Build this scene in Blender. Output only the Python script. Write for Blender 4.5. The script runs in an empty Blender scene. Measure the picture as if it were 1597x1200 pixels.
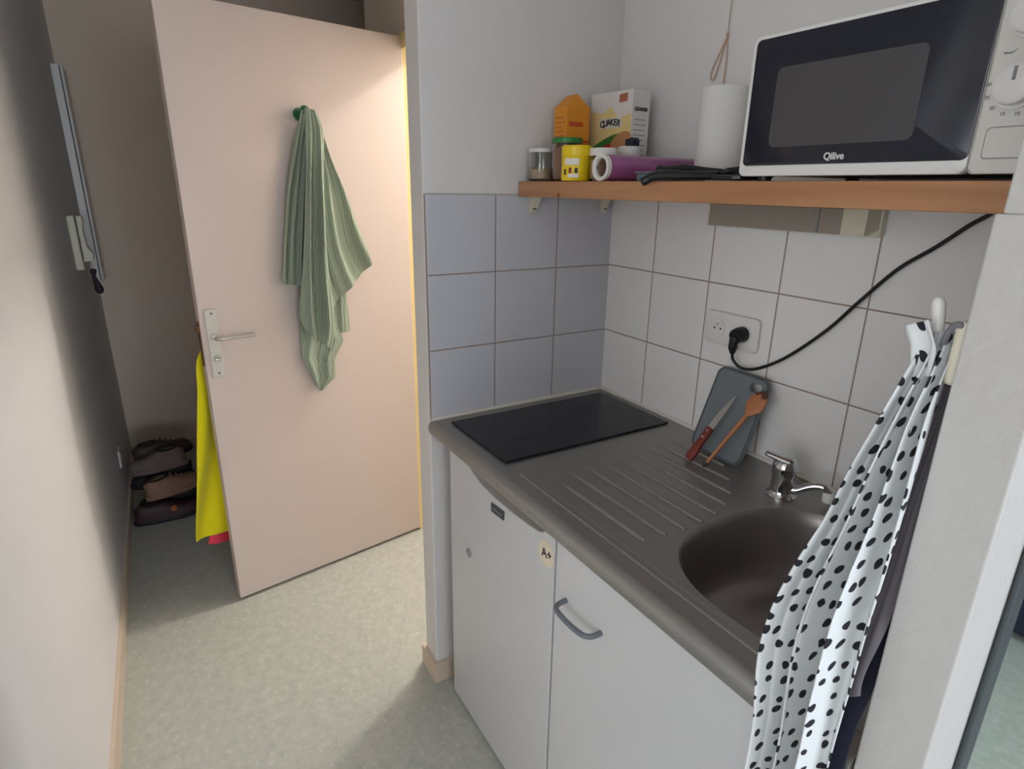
import bpy, bmesh, math, random
from mathutils import Vector, Matrix, noise
random.seed(7)
SC = bpy.context.scene
COL = SC.collection
PI = math.pi

# ---------------------------------------------------------------- camera
cd = bpy.data.cameras.new('camera'); cam = bpy.data.objects.new('camera', cd); COL.objects.link(cam)
R = Vector((0.51260223, 0.85850067, 0.0146819)); U = Vector((-0.27427954, 0.14751831, 0.9502679))
F = Vector((-0.81363978, 0.49113639, -0.31108739))
m = Matrix((R, U, -F)).transposed().to_4x4(); m.translation = Vector((1.4382, -1.2066, 1.5126))
cam.matrix_world = m
cd.sensor_width = 36; cd.lens = 936.5 / 1597 * 36; cd.clip_start = .02
SC.camera = cam

# ---------------------------------------------------------------- world, light, exposure
w = bpy.data.worlds.new('world'); SC.world = w; w.use_nodes = True
bgn = w.node_tree.nodes['Background']; bgn.inputs[0].default_value = (.72, .84, 1, 1); bgn.inputs[1].default_value = 1.5
vs = SC.view_settings
vs.view_transform = 'Standard'; vs.look = 'None'; vs.gamma = 1; vs.use_curve_mapping = False; vs.exposure = 1.0

def light(name, kind, loc, energy, color, size=.1, sy=None, direction=None):
    l = bpy.data.lights.new(name, kind); l.energy = energy; l.color = color
    if kind == 'AREA':
        l.shape = 'RECTANGLE'; l.size = size; l.size_y = sy
    else: l.shadow_soft_size = size
    o = bpy.data.objects.new(name, l); COL.objects.link(o); o.location = loc
    if direction: o.rotation_euler = Vector(direction).to_track_quat('-Z', 'Y').to_euler()
    return o
# daylight through the window of the living room, then two added fill lamps
light('window_daylight', 'AREA', (4.12, .15, 1.55), 17, (.80, .88, 1.0), 1.5, 2.1, (-1, 0, -.05))
light('passage_fill', 'AREA', (4.12, -1.22, 1.5), 14, (.90, .92, 1.0), 1.6, .5, (-1, 0, -.02))  # unseen fill lamp, added to lift the hall and its end wall
light('rear_fill', 'AREA', (2.2, -3.52, 1.6), 12, (1.0, .94, .91), 2.2, 1.5, (-.12, 1, -.03))  # unseen fill lamp, added to brighten the back wall from behind the camera
# warm ceiling lamp in the bathroom behind the open door
light('bathroom_bulb', 'POINT', (-.72, .5, 2.42), 31, (1.0, .94, .87), .07)

# ---------------------------------------------------------------- materials
def new_mat(name):
    mt = bpy.data.materials.new(name); mt.use_nodes = True
    nt = mt.node_tree; return mt, nt, nt.nodes['Principled BSDF']
def srgb(r, g, b):
    f = lambda c: (c/255/12.92 if c/255 <= .04045 else ((c/255+.055)/1.055)**2.4)
    return (f(r), f(g), f(b), 1)
def mat(name, col, rough=.5, metal=0, bump=0, bscale=200, var=0, vscale=8, trans=0, spec=.5, coat=0, detail=3):
    mt, nt, b = new_mat(name)
    b.inputs['Base Color'].default_value = col; b.inputs['Roughness'].default_value = rough
    b.inputs['Metallic'].default_value = metal; b.inputs['Specular IOR Level'].default_value = spec
    b.inputs['Transmission Weight'].default_value = trans; b.inputs['Coat Weight'].default_value = coat
    tc = nt.nodes.new('ShaderNodeTexCoord')
    if bump:
        n = nt.nodes.new('ShaderNodeTexNoise'); n.inputs['Scale'].default_value = bscale; n.inputs['Detail'].default_value = detail
        bp = nt.nodes.new('ShaderNodeBump'); bp.inputs['Strength'].default_value = bump; bp.inputs['Distance'].default_value = .002
        nt.links.new(tc.outputs['Object'], n.inputs['Vector']); nt.links.new(n.outputs[0], bp.inputs['Height'])
        nt.links.new(bp.outputs[0], b.inputs['Normal'])
    if var:
        n = nt.nodes.new('ShaderNodeTexNoise'); n.inputs['Scale'].default_value = vscale; n.inputs['Detail'].default_value = 5
        mx = nt.nodes.new('ShaderNodeMix'); mx.data_type = 'RGBA'
        mx.inputs[6].default_value = tuple(c*(1-var) for c in col[:3])+(1,); mx.inputs[7].default_value = tuple(min(1, c*(1+var)) for c in col[:3])+(1,)
        nt.links.new(tc.outputs['Object'], n.inputs['Vector']); nt.links.new(n.outputs[0], mx.inputs[0]); nt.links.new(mx.outputs[2], b.inputs['Base Color'])
    return mt
M = {}
M['paint'] = mat('white_wall_paint', srgb(226, 223, 221), .75, bump=.35, bscale=90, var=.02, vscale=3)
M['plaster'] = mat('rough_white_plaster', srgb(186, 184, 180), .8, bump=.9, bscale=55, detail=6)
M['ceiling'] = mat('ceiling_paint', srgb(225, 222, 218), .9)
M['hall'] = mat('hall_paint', srgb(240, 222, 202), .8, bump=.3, bscale=90)
M['skirt'] = mat('skirting_paint', srgb(214, 196, 176), .5, var=.05)
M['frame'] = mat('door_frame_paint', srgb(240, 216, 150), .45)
M['door'] = mat('door_paint', srgb(208, 193, 184), .42, bump=.08, bscale=40)
M['white'] = mat('white_enamel', srgb(206, 206, 207), .28, var=.01, spec=.4)
M['whitep'] = mat('white_plastic', srgb(228, 226, 222), .35)
M['cream'] = mat('cream_plastic', srgb(218, 212, 190), .4)
M['black'] = mat('black_plastic', srgb(20, 21, 26), .4)
M['blackglass'] = mat('black_glass', srgb(30, 32, 44), .12, spec=.5)
M['hobglass'] = mat('hob_glass', srgb(28, 29, 38), .25, spec=.35)
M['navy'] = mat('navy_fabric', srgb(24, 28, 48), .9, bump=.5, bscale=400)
M['steel'] = mat('brushed_steel', srgb(160, 158, 154), .42, metal=.75, bump=.12, bscale=300, var=.06, vscale=30)
M['steeldark'] = mat('bowl_steel', srgb(158, 151, 147), .36, metal=.8, bump=.06, bscale=300)
M['chrome'] = mat('chrome', srgb(205, 205, 208), .08, metal=1)
M['alu'] = mat('satin_aluminium', srgb(205, 200, 192), .3, metal=.7)
M['plate'] = mat('pale_plate_metal', srgb(206, 203, 192), .4, metal=.15)
M['grey'] = mat('grey_handle_plastic', srgb(112, 118, 126), .4)
M['board'] = mat('grey_board_plastic', srgb(112, 120, 124), .5, bump=.1, bscale=300)
M['caulk'] = mat('white_silicone', srgb(222, 216, 206), .5)
M['redwood'] = mat('red_brown_wood', srgb(120, 44, 32), .4, var=.15, vscale=40)
M['green'] = mat('green_plastic', srgb(28, 104, 66), .4)
M['glass'] = mat('clear_glass', (.93, .96, .95, 1), .03, trans=1, spec=.5)
M['yellowtin'] = mat('yellow_plastic', srgb(240, 208, 20), .4)
M['orange'] = mat('orange_carton', srgb(232, 150, 38), .5, var=.04, vscale=60)
M['orange2'] = mat('brown_orange_print', srgb(196, 92, 32), .5)
M['red'] = mat('red_print', srgb(206, 34, 44), .5)
M['pinkred'] = mat('coral_pink_fabric', srgb(250, 70, 96), .8)
M['cartonw'] = mat('white_carton', srgb(232, 228, 222), .5, var=.03, vscale=20)
M['cartony'] = mat('cream_yellow_print', srgb(240, 218, 150), .5)
M['greenp'] = mat('green_print', srgb(66, 128, 58), .5)
M['oat'] = mat('oat_flakes', srgb(214, 186, 150), .9, bump=1, bscale=300, var=.3, vscale=180)
M['muesli'] = mat('muesli_mix', srgb(176, 118, 80), .9, bump=1, bscale=260, var=.5, vscale=150)
M['film'] = mat('purple_cling_film', srgb(152, 84, 136), .18, var=.1, coat=.5)
M['cardboard'] = mat('cardboard_tube', srgb(150, 118, 102), .8)
M['paperroll'] = mat('paper_towel', srgb(232, 230, 224), .95, bump=.5, bscale=160)
M['string'] = mat('beige_string', srgb(196, 160, 130), .8)
M['diffuser'] = mat('smoky_diffuser', srgb(176, 166, 152), .35, trans=.25, bump=.3, bscale=500)
M['ink'] = mat('dark_ink', srgb(40, 40, 46), .6)
M['print'] = mat('white_print', srgb(225, 226, 226), .5)
M['greyink'] = mat('grey_ink', srgb(128, 128, 130), .6)
M['sticker'] = mat('beige_sticker', srgb(226, 214, 190), .6)
M['rubber'] = mat('black_rubber', srgb(16, 16, 20), .5)
M['bluegrey'] = mat('blue_grey_label', srgb(110, 124, 132), .5)
M['scuff'] = mat('lock_metal', srgb(170, 160, 160), .4, metal=.5)

def wood(name, c1, c2, axis, knots=True):
    mt, nt, b = new_mat(name); L = nt.links.new
    tc = nt.nodes.new('ShaderNodeTexCoord'); mp = nt.nodes.new('ShaderNodeMapping')
    s = [30, 30, 30]; s[axis] = 1.6; mp.inputs['Scale'].default_value = s
    n = nt.nodes.new('ShaderNodeTexNoise'); n.inputs['Scale'].default_value = 1.5; n.inputs['Detail'].default_value = 6; n.inputs['Distortion'].default_value = .6
    r = nt.nodes.new('ShaderNodeValToRGB'); r.color_ramp.elements[0].color = c1; r.color_ramp.elements[1].color = c2
    r.color_ramp.elements[0].position = .3; r.color_ramp.elements[1].position = .7
    L(tc.outputs['Object'], mp.inputs[0]); L(mp.outputs[0], n.inputs['Vector']); L(n.outputs[0], r.inputs[0])
    out = r.outputs[0]
    if knots:
        v = nt.nodes.new('ShaderNodeTexVoronoi'); v.inputs['Scale'].default_value = 11
        r2 = nt.nodes.new('ShaderNodeValToRGB'); r2.color_ramp.elements[0].color = (1, 1, 1, 1); r2.color_ramp.elements[0].position = .07
        r2.color_ramp.elements[1].color = (0, 0, 0, 1); r2.color_ramp.elements[1].position = .12
        mx = nt.nodes.new('ShaderNodeMix'); mx.data_type = 'RGBA'; mx.inputs[7].default_value = srgb(110, 60, 36)
        L(tc.outputs['Object'], v.inputs['Vector']); L(v.outputs['Distance'], r2.inputs[0]); L(r2.outputs[0], mx.inputs[0]); L(out, mx.inputs[6]); out = mx.outputs[2]
    L(out, b.inputs['Base Color']); b.inputs['Roughness'].default_value = .45
    return mt
M['pine'] = wood('varnished_pine', srgb(166, 116, 78), srgb(188, 138, 98), 0)
M['spoon'] = wood('beech_spoon', srgb(168, 104, 62), srgb(190, 128, 82), 2, False)

def tile_mat(name, axis, off, size, zoff, col):
    mt, nt, b = new_mat(name); L = nt.links.new
    tc = nt.nodes.new('ShaderNodeTexCoord'); sp = nt.nodes.new('ShaderNodeSeparateXYZ'); L(tc.outputs['Object'], sp.inputs[0])
    def dist(out, o):
        a = nt.nodes.new('ShaderNodeMath'); a.operation = 'ADD'; a.inputs[1].default_value = 10*size - o + size/2; L(out, a.inputs[0])
        p = nt.nodes.new('ShaderNodeMath'); p.operation = 'MODULO'; p.inputs[1].default_value = size; L(a.outputs[0], p.inputs[0])
        s = nt.nodes.new('ShaderNodeMath'); s.operation = 'SUBTRACT'; s.inputs[1].default_value = size/2; L(p.outputs[0], s.inputs[0])
        q = nt.nodes.new('ShaderNodeMath'); q.operation = 'ABSOLUTE'; L(s.outputs[0], q.inputs[0]); return q.outputs[0]
    mn = nt.nodes.new('ShaderNodeMath'); mn.operation = 'MINIMUM'
    L(dist(sp.outputs[axis], off), mn.inputs[0]); L(dist(sp.outputs[2], zoff), mn.inputs[1])
    mr = nt.nodes.new('ShaderNodeMapRange'); mr.inputs[1].default_value = .0012; mr.inputs[2].default_value = .0022; L(mn.outputs[0], mr.inputs[0])
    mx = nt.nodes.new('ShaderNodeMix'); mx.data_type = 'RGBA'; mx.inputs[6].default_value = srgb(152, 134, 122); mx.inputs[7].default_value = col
    L(mr.outputs[0], mx.inputs[0]); L(mx.outputs[2], b.inputs['Base Color'])
    m2 = nt.nodes.new('ShaderNodeMapRange'); m2.inputs[2].default_value = .006; L(mn.outputs[0], m2.inputs[0])
    bp = nt.nodes.new('ShaderNodeBump'); bp.inputs['Strength'].default_value = .5; bp.inputs['Distance'].default_value = .002
    L(m2.outputs[0], bp.inputs['Height']); L(bp.outputs[0], b.inputs['Normal'])
    b.inputs['Roughness'].default_value = .32; b.inputs['Specular IOR Level'].default_value = .4
    return mt
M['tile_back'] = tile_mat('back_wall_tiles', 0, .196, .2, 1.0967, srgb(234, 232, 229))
M['tile_side_shaded'] = tile_mat('shaded_side_wall_tiles', 1, 0.0, .2, 1.0967, srgb(200, 201, 208))  # same tile as the back wall, with this side's shade in the colour

def lino():
    mt, nt, b = new_mat('green_grey_linoleum'); L = nt.links.new
    tc = nt.nodes.new('ShaderNodeTexCoord')
    n = nt.nodes.new('ShaderNodeTexNoise'); n.inputs['Scale'].default_value = 30; n.inputs['Detail'].default_value = 6; n.inputs['Roughness'].default_value = .65
    r = nt.nodes.new('ShaderNodeValToRGB'); e = r.color_ramp.elements
    e[0].position = .33; e[0].color = srgb(172, 176, 166); e[1].position = .68; e[1].color = srgb(192, 193, 184)
    v = nt.nodes.new('ShaderNodeTexNoise'); v.inputs['Scale'].default_value = 58; v.inputs['Detail'].default_value = 3
    r2 = nt.nodes.new('ShaderNodeValToRGB'); r2.color_ramp.elements[0].position = .60; r2.color_ramp.elements[0].color = (0, 0, 0, 1)
    r2.color_ramp.elements[1].position = .68; r2.color_ramp.elements[1].color = (.6, .6, .6, 1)
    mx = nt.nodes.new('ShaderNodeMix'); mx.data_type = 'RGBA'; mx.inputs[7].default_value = srgb(212, 206, 194)
    L(tc.outputs['Object'], n.inputs['Vector']); L(n.outputs[0], r.inputs[0]); L(tc.outputs['Object'], v.inputs['Vector']); L(v.outputs[0], r2.inputs[0])
    L(r2.outputs[0], mx.inputs[0]); L(r.outputs[0], mx.inputs[6]); L(mx.outputs[2], b.inputs['Base Color'])
    b.inputs['Roughness'].default_value = .5
    return mt
M['lino'] = lino()

def cloth(name, col, rib=0, rough=.95):
    mt, nt, b = new_mat(name); L = nt.links.new
    b.inputs['Base Color'].default_value = col; b.inputs['Roughness'].default_value = rough
    b.inputs['Sheen Weight'].default_value = .2
    tc = nt.nodes.new('ShaderNodeTexCoord')
    wv = nt.nodes.new('ShaderNodeTexWave'); wv.inputs['Scale'].default_value = rib or 60; wv.inputs['Distortion'].default_value = .6; wv.bands_direction = 'X'
    bp = nt.nodes.new('ShaderNodeBump'); bp.inputs['Strength'].default_value = .35 if rib else .15; bp.inputs['Distance'].default_value = .004
    L(tc.outputs['UV'], wv.inputs['Vector']); L(wv.outputs['Fac'], bp.inputs['Height']); L(bp.outputs[0], b.inputs['Normal'])
    return mt
M['towel_green'] = cloth('sage_green_waffle_cotton', srgb(142, 154, 134), rib=28)
M['hivis'] = cloth('fluorescent_yellow_fabric', srgb(246, 232, 12))

def spotted():
    mt, nt, b = new_mat('white_cotton_with_black_spots'); L = nt.links.new
    tc = nt.nodes.new('ShaderNodeTexCoord')
    v = nt.nodes.new('ShaderNodeTexVoronoi'); v.voronoi_dimensions = '2D'; v.inputs['Scale'].default_value = 44; v.inputs['Randomness'].default_value = .55
    n = nt.nodes.new('ShaderNodeTexNoise'); n.inputs['Scale'].default_value = 60; n.inputs['Detail'].default_value = 0
    ad = nt.nodes.new('ShaderNodeMixRGB'); ad.blend_type = 'ADD'; ad.inputs[0].default_value = .007
    L(tc.outputs['UV'], ad.inputs[1]); L(n.outputs['Color'], ad.inputs[2]); L(tc.outputs['UV'], n.inputs['Vector']); L(ad.outputs[0], v.inputs['Vector'])
    r = nt.nodes.new('ShaderNodeValToRGB'); r.color_ramp.elements[0].position = .205; r.color_ramp.elements[0].color = srgb(28, 29, 36)
    r.color_ramp.elements[1].position = .235; r.color_ramp.elements[1].color = srgb(214, 218, 218)
    L(v.outputs['Distance'], r.inputs[0]); L(r.outputs[0], b.inputs['Base Color']); b.inputs['Roughness'].default_value = .9
    return mt
M['spots'] = spotted()
mt, nt, b = new_mat('mirror_silver'); b.inputs['Metallic'].default_value = 1; b.inputs['Roughness'].default_value = .02; b.inputs['Base Color'].default_value = (.70, .86, .82, 1); M['mirror'] = mt
M['mframe'] = mat('dark_mirror_frame', srgb(58, 66, 68), .5)
mt, nt, b = new_mat('lamp_globe'); b.inputs['Emission Color'].default_value = (1, .8, .6, 1); b.inputs['Emission Strength'].default_value = 3; M['globe'] = mt

# ---------------------------------------------------------------- mesh helpers
def box(bm, x0, x1, y0, y1, z0, z1, bev=0, seg=2):
    t = bmesh.new(); bmesh.ops.create_cube(t, size=1)
    bmesh.ops.scale(t, vec=(x1-x0, y1-y0, z1-z0), verts=t.verts); bmesh.ops.translate(t, vec=((x0+x1)/2, (y0+y1)/2, (z0+z1)/2), verts=t.verts)
    if bev: bmesh.ops.bevel(t, geom=list(t.edges), offset=bev, segments=seg, profile=.5, affect='EDGES')
    merge(bm, t)
def merge(bm, t, M4=None):
    if M4 is not None: bmesh.ops.transform(t, matrix=M4, verts=t.verts)
    me = bpy.data.meshes.new('tmp'); t.to_mesh(me); t.free(); bm.from_mesh(me); bpy.data.meshes.remove(me)
def lathe(bm, prof, c=(0, 0, 0), n=32, M4=None):
    """prof: (radius, height) pairs about local Z"""
    t = bmesh.new(); rings = []
    for r, z in prof:
        if r < 1e-6: rings.append([t.verts.new((0, 0, z))])
        else: rings.append([t.verts.new((r*math.cos(2*PI*i/n), r*math.sin(2*PI*i/n), z)) for i in range(n)])
    for a, b_ in zip(rings, rings[1:]):
        for i in range(n):
            j = (i+1) % n
            if len(a) == 1 and len(b_) == 1: continue
            if len(a) == 1: t.faces.new((a[0], b_[j], b_[i])[::-1])
            elif len(b_) == 1: t.faces.new((a[i], a[j], b_[0]))
            else: t.faces.new((a[i], a[j], b_[j], b_[i]))
    bmesh.ops.recalc_face_normals(t, faces=t.faces)
    mm = Matrix.Translation(c)
    if M4 is not None: mm = mm @ M4
    merge(bm, t, mm)
def tube(bm, pts, rad, n=10, cap=True):
    pts = [Vector(p) for p in pts]; t = bmesh.new(); rings = []
    rr = rad if isinstance(rad, (list, tuple)) else [rad]*len(pts)
    up = None
    for i, p in enumerate(pts):
        d = (pts[min(i+1, len(pts)-1)] - pts[max(i-1, 0)]).normalized()
        if up is None: up = Vector((0, 0, 1)) if abs(d.z) < .9 else Vector((1, 0, 0))
        s = d.cross(up).normalized(); up = s.cross(d).normalized()
        rings.append([t.verts.new(p + (s*math.cos(2*PI*k/n) + up*math.sin(2*PI*k/n))*rr[i]) for k in range(n)])
    for a, b_ in zip(rings, rings[1:]):
        for k in range(n): t.faces.new((a[k], a[(k+1) % n], b_[(k+1) % n], b_[k]))
    if cap: t.faces.new(rings[0][::-1]); t.faces.new(rings[-1])
    bmesh.ops.recalc_face_normals(t, faces=t.faces); merge(bm, t)
def spline(pts, k=8):
    pts = [Vector(p) for p in pts]; out = []
    for i in range(len(pts)-1):
        p0 = pts[max(i-1, 0)]; p1 = pts[i]; p2 = pts[i+1]; p3 = pts[min(i+2, len(pts)-1)]
        for j in range(k):
            t = j/k; out.append(.5*((2*p1)+(p2-p0)*t+(2*p0-5*p1+4*p2-p3)*t*t+(3*p1-p0-3*p2+p3)*t**3))
    out.append(pts[-1]); return out
def prism(bm, poly, a, b_, plane='xz', bev=0):
    """extrude a polygon between a and b along the axis left out"""
    t = bmesh.new()
    def P(p, h): return {'xz': (p[0], h, p[1]), 'xy': (p[0], p[1], h), 'yz': (h, p[0], p[1])}[plane]
    v0 = [t.verts.new(P(p, a)) for p in poly]; v1 = [t.verts.new(P(p, b_)) for p in poly]; n = len(poly)
    t.faces.new(v0); t.faces.new(v1[::-1])
    for i in range(n): t.faces.new((v0[i], v1[i], v1[(i+1) % n], v0[(i+1) % n]))
    bmesh.ops.recalc_face_normals(t, faces=t.faces)
    if bev: bmesh.ops.bevel(t, geom=list(t.edges), offset=bev, segments=2, profile=.5, affect='EDGES')
    merge(bm, t)
def rrect(x0, x1, z0, z1, r, k=6):
    out = []
    for cx, cz, a0 in ((x1-r, z1-r, 0), (x0+r, z1-r, PI/2), (x0+r, z0+r, PI), (x1-r, z0+r, 1.5*PI)):
        for i in range(k+1):
            a = a0 + PI/2*i/k; out.append((cx+r*math.cos(a), cz+r*math.sin(a)))
    return out
def B(*args, **kw):
    bm = bmesh.new(); box(bm, *args, **kw); return bm
def NB(): return bmesh.new()

def obj(name, bm, m_, parent=None, smooth=False, world=True, angle=40):
    """ONE mesh object; coordinates are world ones unless world=False (then the parent's own)"""
    me = bpy.data.meshes.new(name)
    if parent is not None and world:
        bmesh.ops.transform(bm, matrix=ROOT[parent.name].inverted(), verts=bm.verts)
    bm.to_mesh(me); bm.free()
    for mm in (m_ if isinstance(m_, list) else [m_]): me.materials.append(mm)
    if smooth:
        for p in me.polygons: p.use_smooth = True
        try: me.set_sharp_from_angle(angle=math.radians(angle))
        except Exception: pass
    o = bpy.data.objects.new(name, me); COL.objects.link(o)
    if parent is not None: o.parent = parent; ROOT[o.name] = ROOT[parent.name]
    else: ROOT[o.name] = Matrix.Identity(4)
    return o
ROOT = {}
def tag(o, label=None, cat=None, group=None, kind=None):
    if label: o['label'] = label
    if cat: o['category'] = cat
    if group: o['group'] = group
    if kind: o['kind'] = kind
    return o
def thing(name, label, cat, loc=(0, 0, 0), rz=0, group=None, kind=None, rot=None):
    o = bpy.data.objects.new(name, None); COL.objects.link(o); o.empty_display_size = .05
    o.location = loc; o.rotation_euler = rot if rot else (0, 0, rz)
    ROOT[o.name] = Matrix.Translation(loc) @ o.rotation_euler.to_matrix().to_4x4()
    return tag(o, label, cat, group, kind)
def struct(name, bm, m_, smooth=False): return tag(obj(name, bm, m_, None, smooth), kind='structure')
def text(name, s, size, M4, m_, parent, world=True, ext=.0004, bold=0, sx=1):
    cu = bpy.data.curves.new('t', 'FONT'); cu.body = s; cu.size = size; cu.extrude = ext; cu.offset = bold; cu.align_x = 'CENTER'; cu.align_y = 'CENTER'
    to = bpy.data.objects.new('t', cu); COL.objects.link(to); bpy.context.view_layer.update()
    me = bpy.data.meshes.new_from_object(to.evaluated_get(bpy.context.evaluated_depsgraph_get()))
    bm = bmesh.new(); bm.from_mesh(me); bpy.data.meshes.remove(me); bpy.data.objects.remove(to); bpy.data.curves.remove(cu)
    bmesh.ops.transform(bm, matrix=M4 @ Matrix.Diagonal((sx, 1, 1, 1)), verts=bm.verts)
    return obj(name, bm, m_, parent, world=world)
FRONT = Matrix.Rotation(PI/2, 4, 'X')       # text facing -y
def T(x, y, z): return Matrix.Translation((x, y, z))

# ================================================================ THE ROOM
def yl(x): return -1.487 - .019*x            # the long left wall runs very slightly off square
bm = NB(); prism(bm, [(-2.5, -3.8), (4.4, -3.8), (4.4, 2.3), (-2.5, 2.3)], -.05, 0, 'xy'); struct('floor', bm, M['lino'])
struct('ceiling', B(-2.5, 4.4, -3.8, 2.3, 2.5, 2.55), M['ceiling'])
bm = NB(); prism(bm, [(-2.46, yl(-2.46)), (.80, yl(.80)), (.80, -3.6), (.70, -3.6), (.70, yl(.7)-.1), (-2.46, yl(-2.46)-.1)], 0, 2.5, 'xy'); struct('wall_left', bm, M['paint'])
struct('wall_far', B(-2.46, -2.36, -1.45, 1.3, 0, 2.5), M['hall'])
struct('wall_corridor', B(-2.36, -1.30, 1.2, 1.3, 0, 2.5), M['hall'])
bm = NB(); box(bm, -1.30, -.905, -.29, -.21, 0, 2.5); box(bm, -.905, -.083, -.29, -.21, 2.03, 2.5); struct('wall_doorway', bm, M['hall'])
bm = NB(); box(bm, -1.30, -1.22, -.21, 1.3, 0, 2.5); box(bm, -1.22, -.083, 1.2, 1.3, 0, 2.5); struct('wall_bathroom', bm, M['paint'])
struct('wall_partition', B(-.083, 0, -.602, 1.3, 0, 2.5, bev=.004), M['paint'])
struct('wall_back', B(0, 1.2, 0, .1, 0, 2.5), M['paint'])
# right pier with its chipped inner edge: the board is let into it
bm = NB()
box(bm, 1.200, 1.262, -.6, 2.1, 0, 1.4985, bev=.002); box(bm, 1.2055, 1.262, -.6, 2.1, 1.4985, 2.5, bev=.002)
struct('wall_right', bm, M['plaster'])
struct('wall_room', B(1.262, 4.3, 2.1, 2.2, 0, 2.5), M['paint'])
bm = NB(); box(bm, 4.2, 4.3, -3.6, 2.1, 0, .72); box(bm, 4.2, 4.3, -3.6, 2.1, 2.3, 2.5)
box(bm, 4.2, 4.3, 1.2, 2.1, .72, 2.3); box(bm, 4.2, 4.3, -.98, -.9, .72, 2.3); box(bm, 4.2, 4.3, -3.6, -1.48, .72, 2.3); struct('wall_window', bm, M['paint'])
def window(name, y0, y1, z0, z1):
    bm = NB()
    for a in ((y0, y1, z0, z0+.05), (y0, y1, z1-.05, z1), (y0, y0+.05, z0, z1), (y1-.05, y1, z0, z1)): box(bm, 4.2, 4.26, *a)
    if y1-y0 > 1: box(bm, 4.2, 4.26, (y0+y1)/2-.04, (y0+y1)/2+.04, z0, z1)
    o = struct(name, bm, M['whitep'])
    p = obj('window_pane', B(4.235, 4.24, y0+.05, y1-.05, z0+.05, z1-.05), M['glass'], o)
bm = NB(); box(bm, .7, 4.3, -3.7, -3.6, 0, .8); box(bm, .7, 4.3, -3.7, -3.6, 2.4, 2.5); box(bm, .7, 1.05, -3.7, -3.6, .8, 2.4); box(bm, 3.35, 4.3, -3.7, -3.6, .8, 2.4); struct('wall_rear', bm, M['paint'])
bm = NB()
for a in ((1.05, 3.35, .8, .85), (1.05, 3.35, 2.35, 2.4), (1.05, 1.10, .8, 2.4), (3.30, 3.35, .8, 2.4), (2.16, 2.24, .8, 2.4)): box(bm, a[0], a[1], -3.66, -3.6, a[2], a[3])
wo = struct('window_3', bm, M['whitep']); obj('window_pane', B(1.10, 3.30, -3.64, -3.635, .85, 2.35), M['glass'], wo)  # unseen window, put in together with the rear fill lamp
window('window_1', -.9, 1.2, .72, 2.3); window('window_2', -1.48, -.98, .72, 2.3)  # the second one is unseen, put in behind the passage fill
# skirting boards
bm = NB(); prism(bm, [(-2.36, yl(-2.36)), (.8, yl(.8)), (.8, yl(.8)+.012), (-2.36, yl(-2.36)+.012)], 0, .075, 'xy'); struct('baseboard_left', bm, M['skirt'])
struct('baseboard_far', B(-2.36, -2.348, -1.43, 1.2, 0, .075, bev=.002), M['skirt'])
bm = NB(); prism(bm, [(-.095, -.614), (.012, -.614), (.012, -.02), (0, -.02), (0, -.602), (-.083, -.602), (-.083, -.3), (-.095, -.3)], 0, .075, 'xy', bev=.0015); struct('baseboard_partition', bm, M['skirt'])
struct('baseboard_doorway', B(-1.30, -.95, -.302, -.29, 0, .075, bev=.002), M['skirt'])
struct('baseboard_right', B(1.262, 1.272, -.6, 2.1, 0, .075, bev=.002), M['skirt'])
# tiles, glued on the two walls of the kitchenette
wb = bpy.data.objects['wall_back']; wp = bpy.data.objects['wall_partition']
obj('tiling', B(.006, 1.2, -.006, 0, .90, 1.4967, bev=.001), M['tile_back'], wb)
obj('tiling', B(0, .006, -.601, 0, .90, 1.4967, bev=.001), M['tile_side_shaded'], wp)
bm = NB(); tube(bm, [(.007, -.6, .903), (.007, -.012, .903)], .006, 8); obj('silicone_joint', bm, M['caulk'], wp)
bm = NB(); tube(bm, [(.012, -.008, .903), (1.195, -.008, .903)], .006, 8); obj('silicone_joint', bm, M['caulk'], wb)
# door frame, seen lit yellow at the hinge side
bm = NB(); box(bm, -.93, -.866, -.305, -.205, 0, 2.0, bev=.003); box(bm, -.118, -.083, -.305, -.205, 0, 2.0, bev=.003); box(bm, -.93, -.083, -.305, -.205, 1.985, 2.04, bev=.003)
struct('trim_1', bm, M['frame'])

# ---------------------------------------------------------------- the open door
DA = math.atan2(.9853, -.1706)
door = thing('door_1', None, None, (-.727, -1.09, 0), DA, kind='structure')
obj('door_leaf', B(0, .800, 0, .04, .012, 2.025, bev=.0025), M['door'], door, world=False)
pl = obj('handle_plate', B(.016, .056, -.007, 0, .890, 1.122, bev=.003), M['plate'], door, world=False)
for z in (.905, 1.108):
    bm = NB(); lathe(bm, [(0, -.0085), (.004, -.0085), (.0045, -.007)], n=12, M4=T(.036, 0, z) @ Matrix.Rotation(-PI/2, 4, 'X') @ T(0, 0, 0) )
    bm.free(); bm = NB(); tube(bm, [(.036, -.0068, z), (.036, -.0092, z)], .0042, 12); obj('screw', bm, M['greyink'], pl, world=False)
bm = NB(); tube(bm, [(.036, -.006, 1.030), (.036, -.02, 1.030)], .012, 16)
tube(bm, spline([(.036, -.018, 1.030), (.036, -.042, 1.030), (.047, -.053, 1.030), (.07, -.056, 1.030), (.15, -.056, 1.031)]), .0075, 12); obj('door_handle', bm, M['alu'], door, True, world=False)
bm = NB(); tube(bm, [(.036, -.006, .955), (.036, -.012, .955)], .012, 16); box(bm, .026, .046, -.025, -.012, .951, .959, bev=.002); obj('thumb_turn', bm, M['alu'], door, True, world=False)
bm = NB(); box(bm, -.002, .001, .012, .032, .93, 1.08); box(bm, -.010, .0, .014, .030, 1.045, 1.07, bev=.003); obj('lock_plate', bm, mat('rusty_lock_steel', srgb(120, 84, 60), .5, metal=.6), door, world=False)
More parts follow.
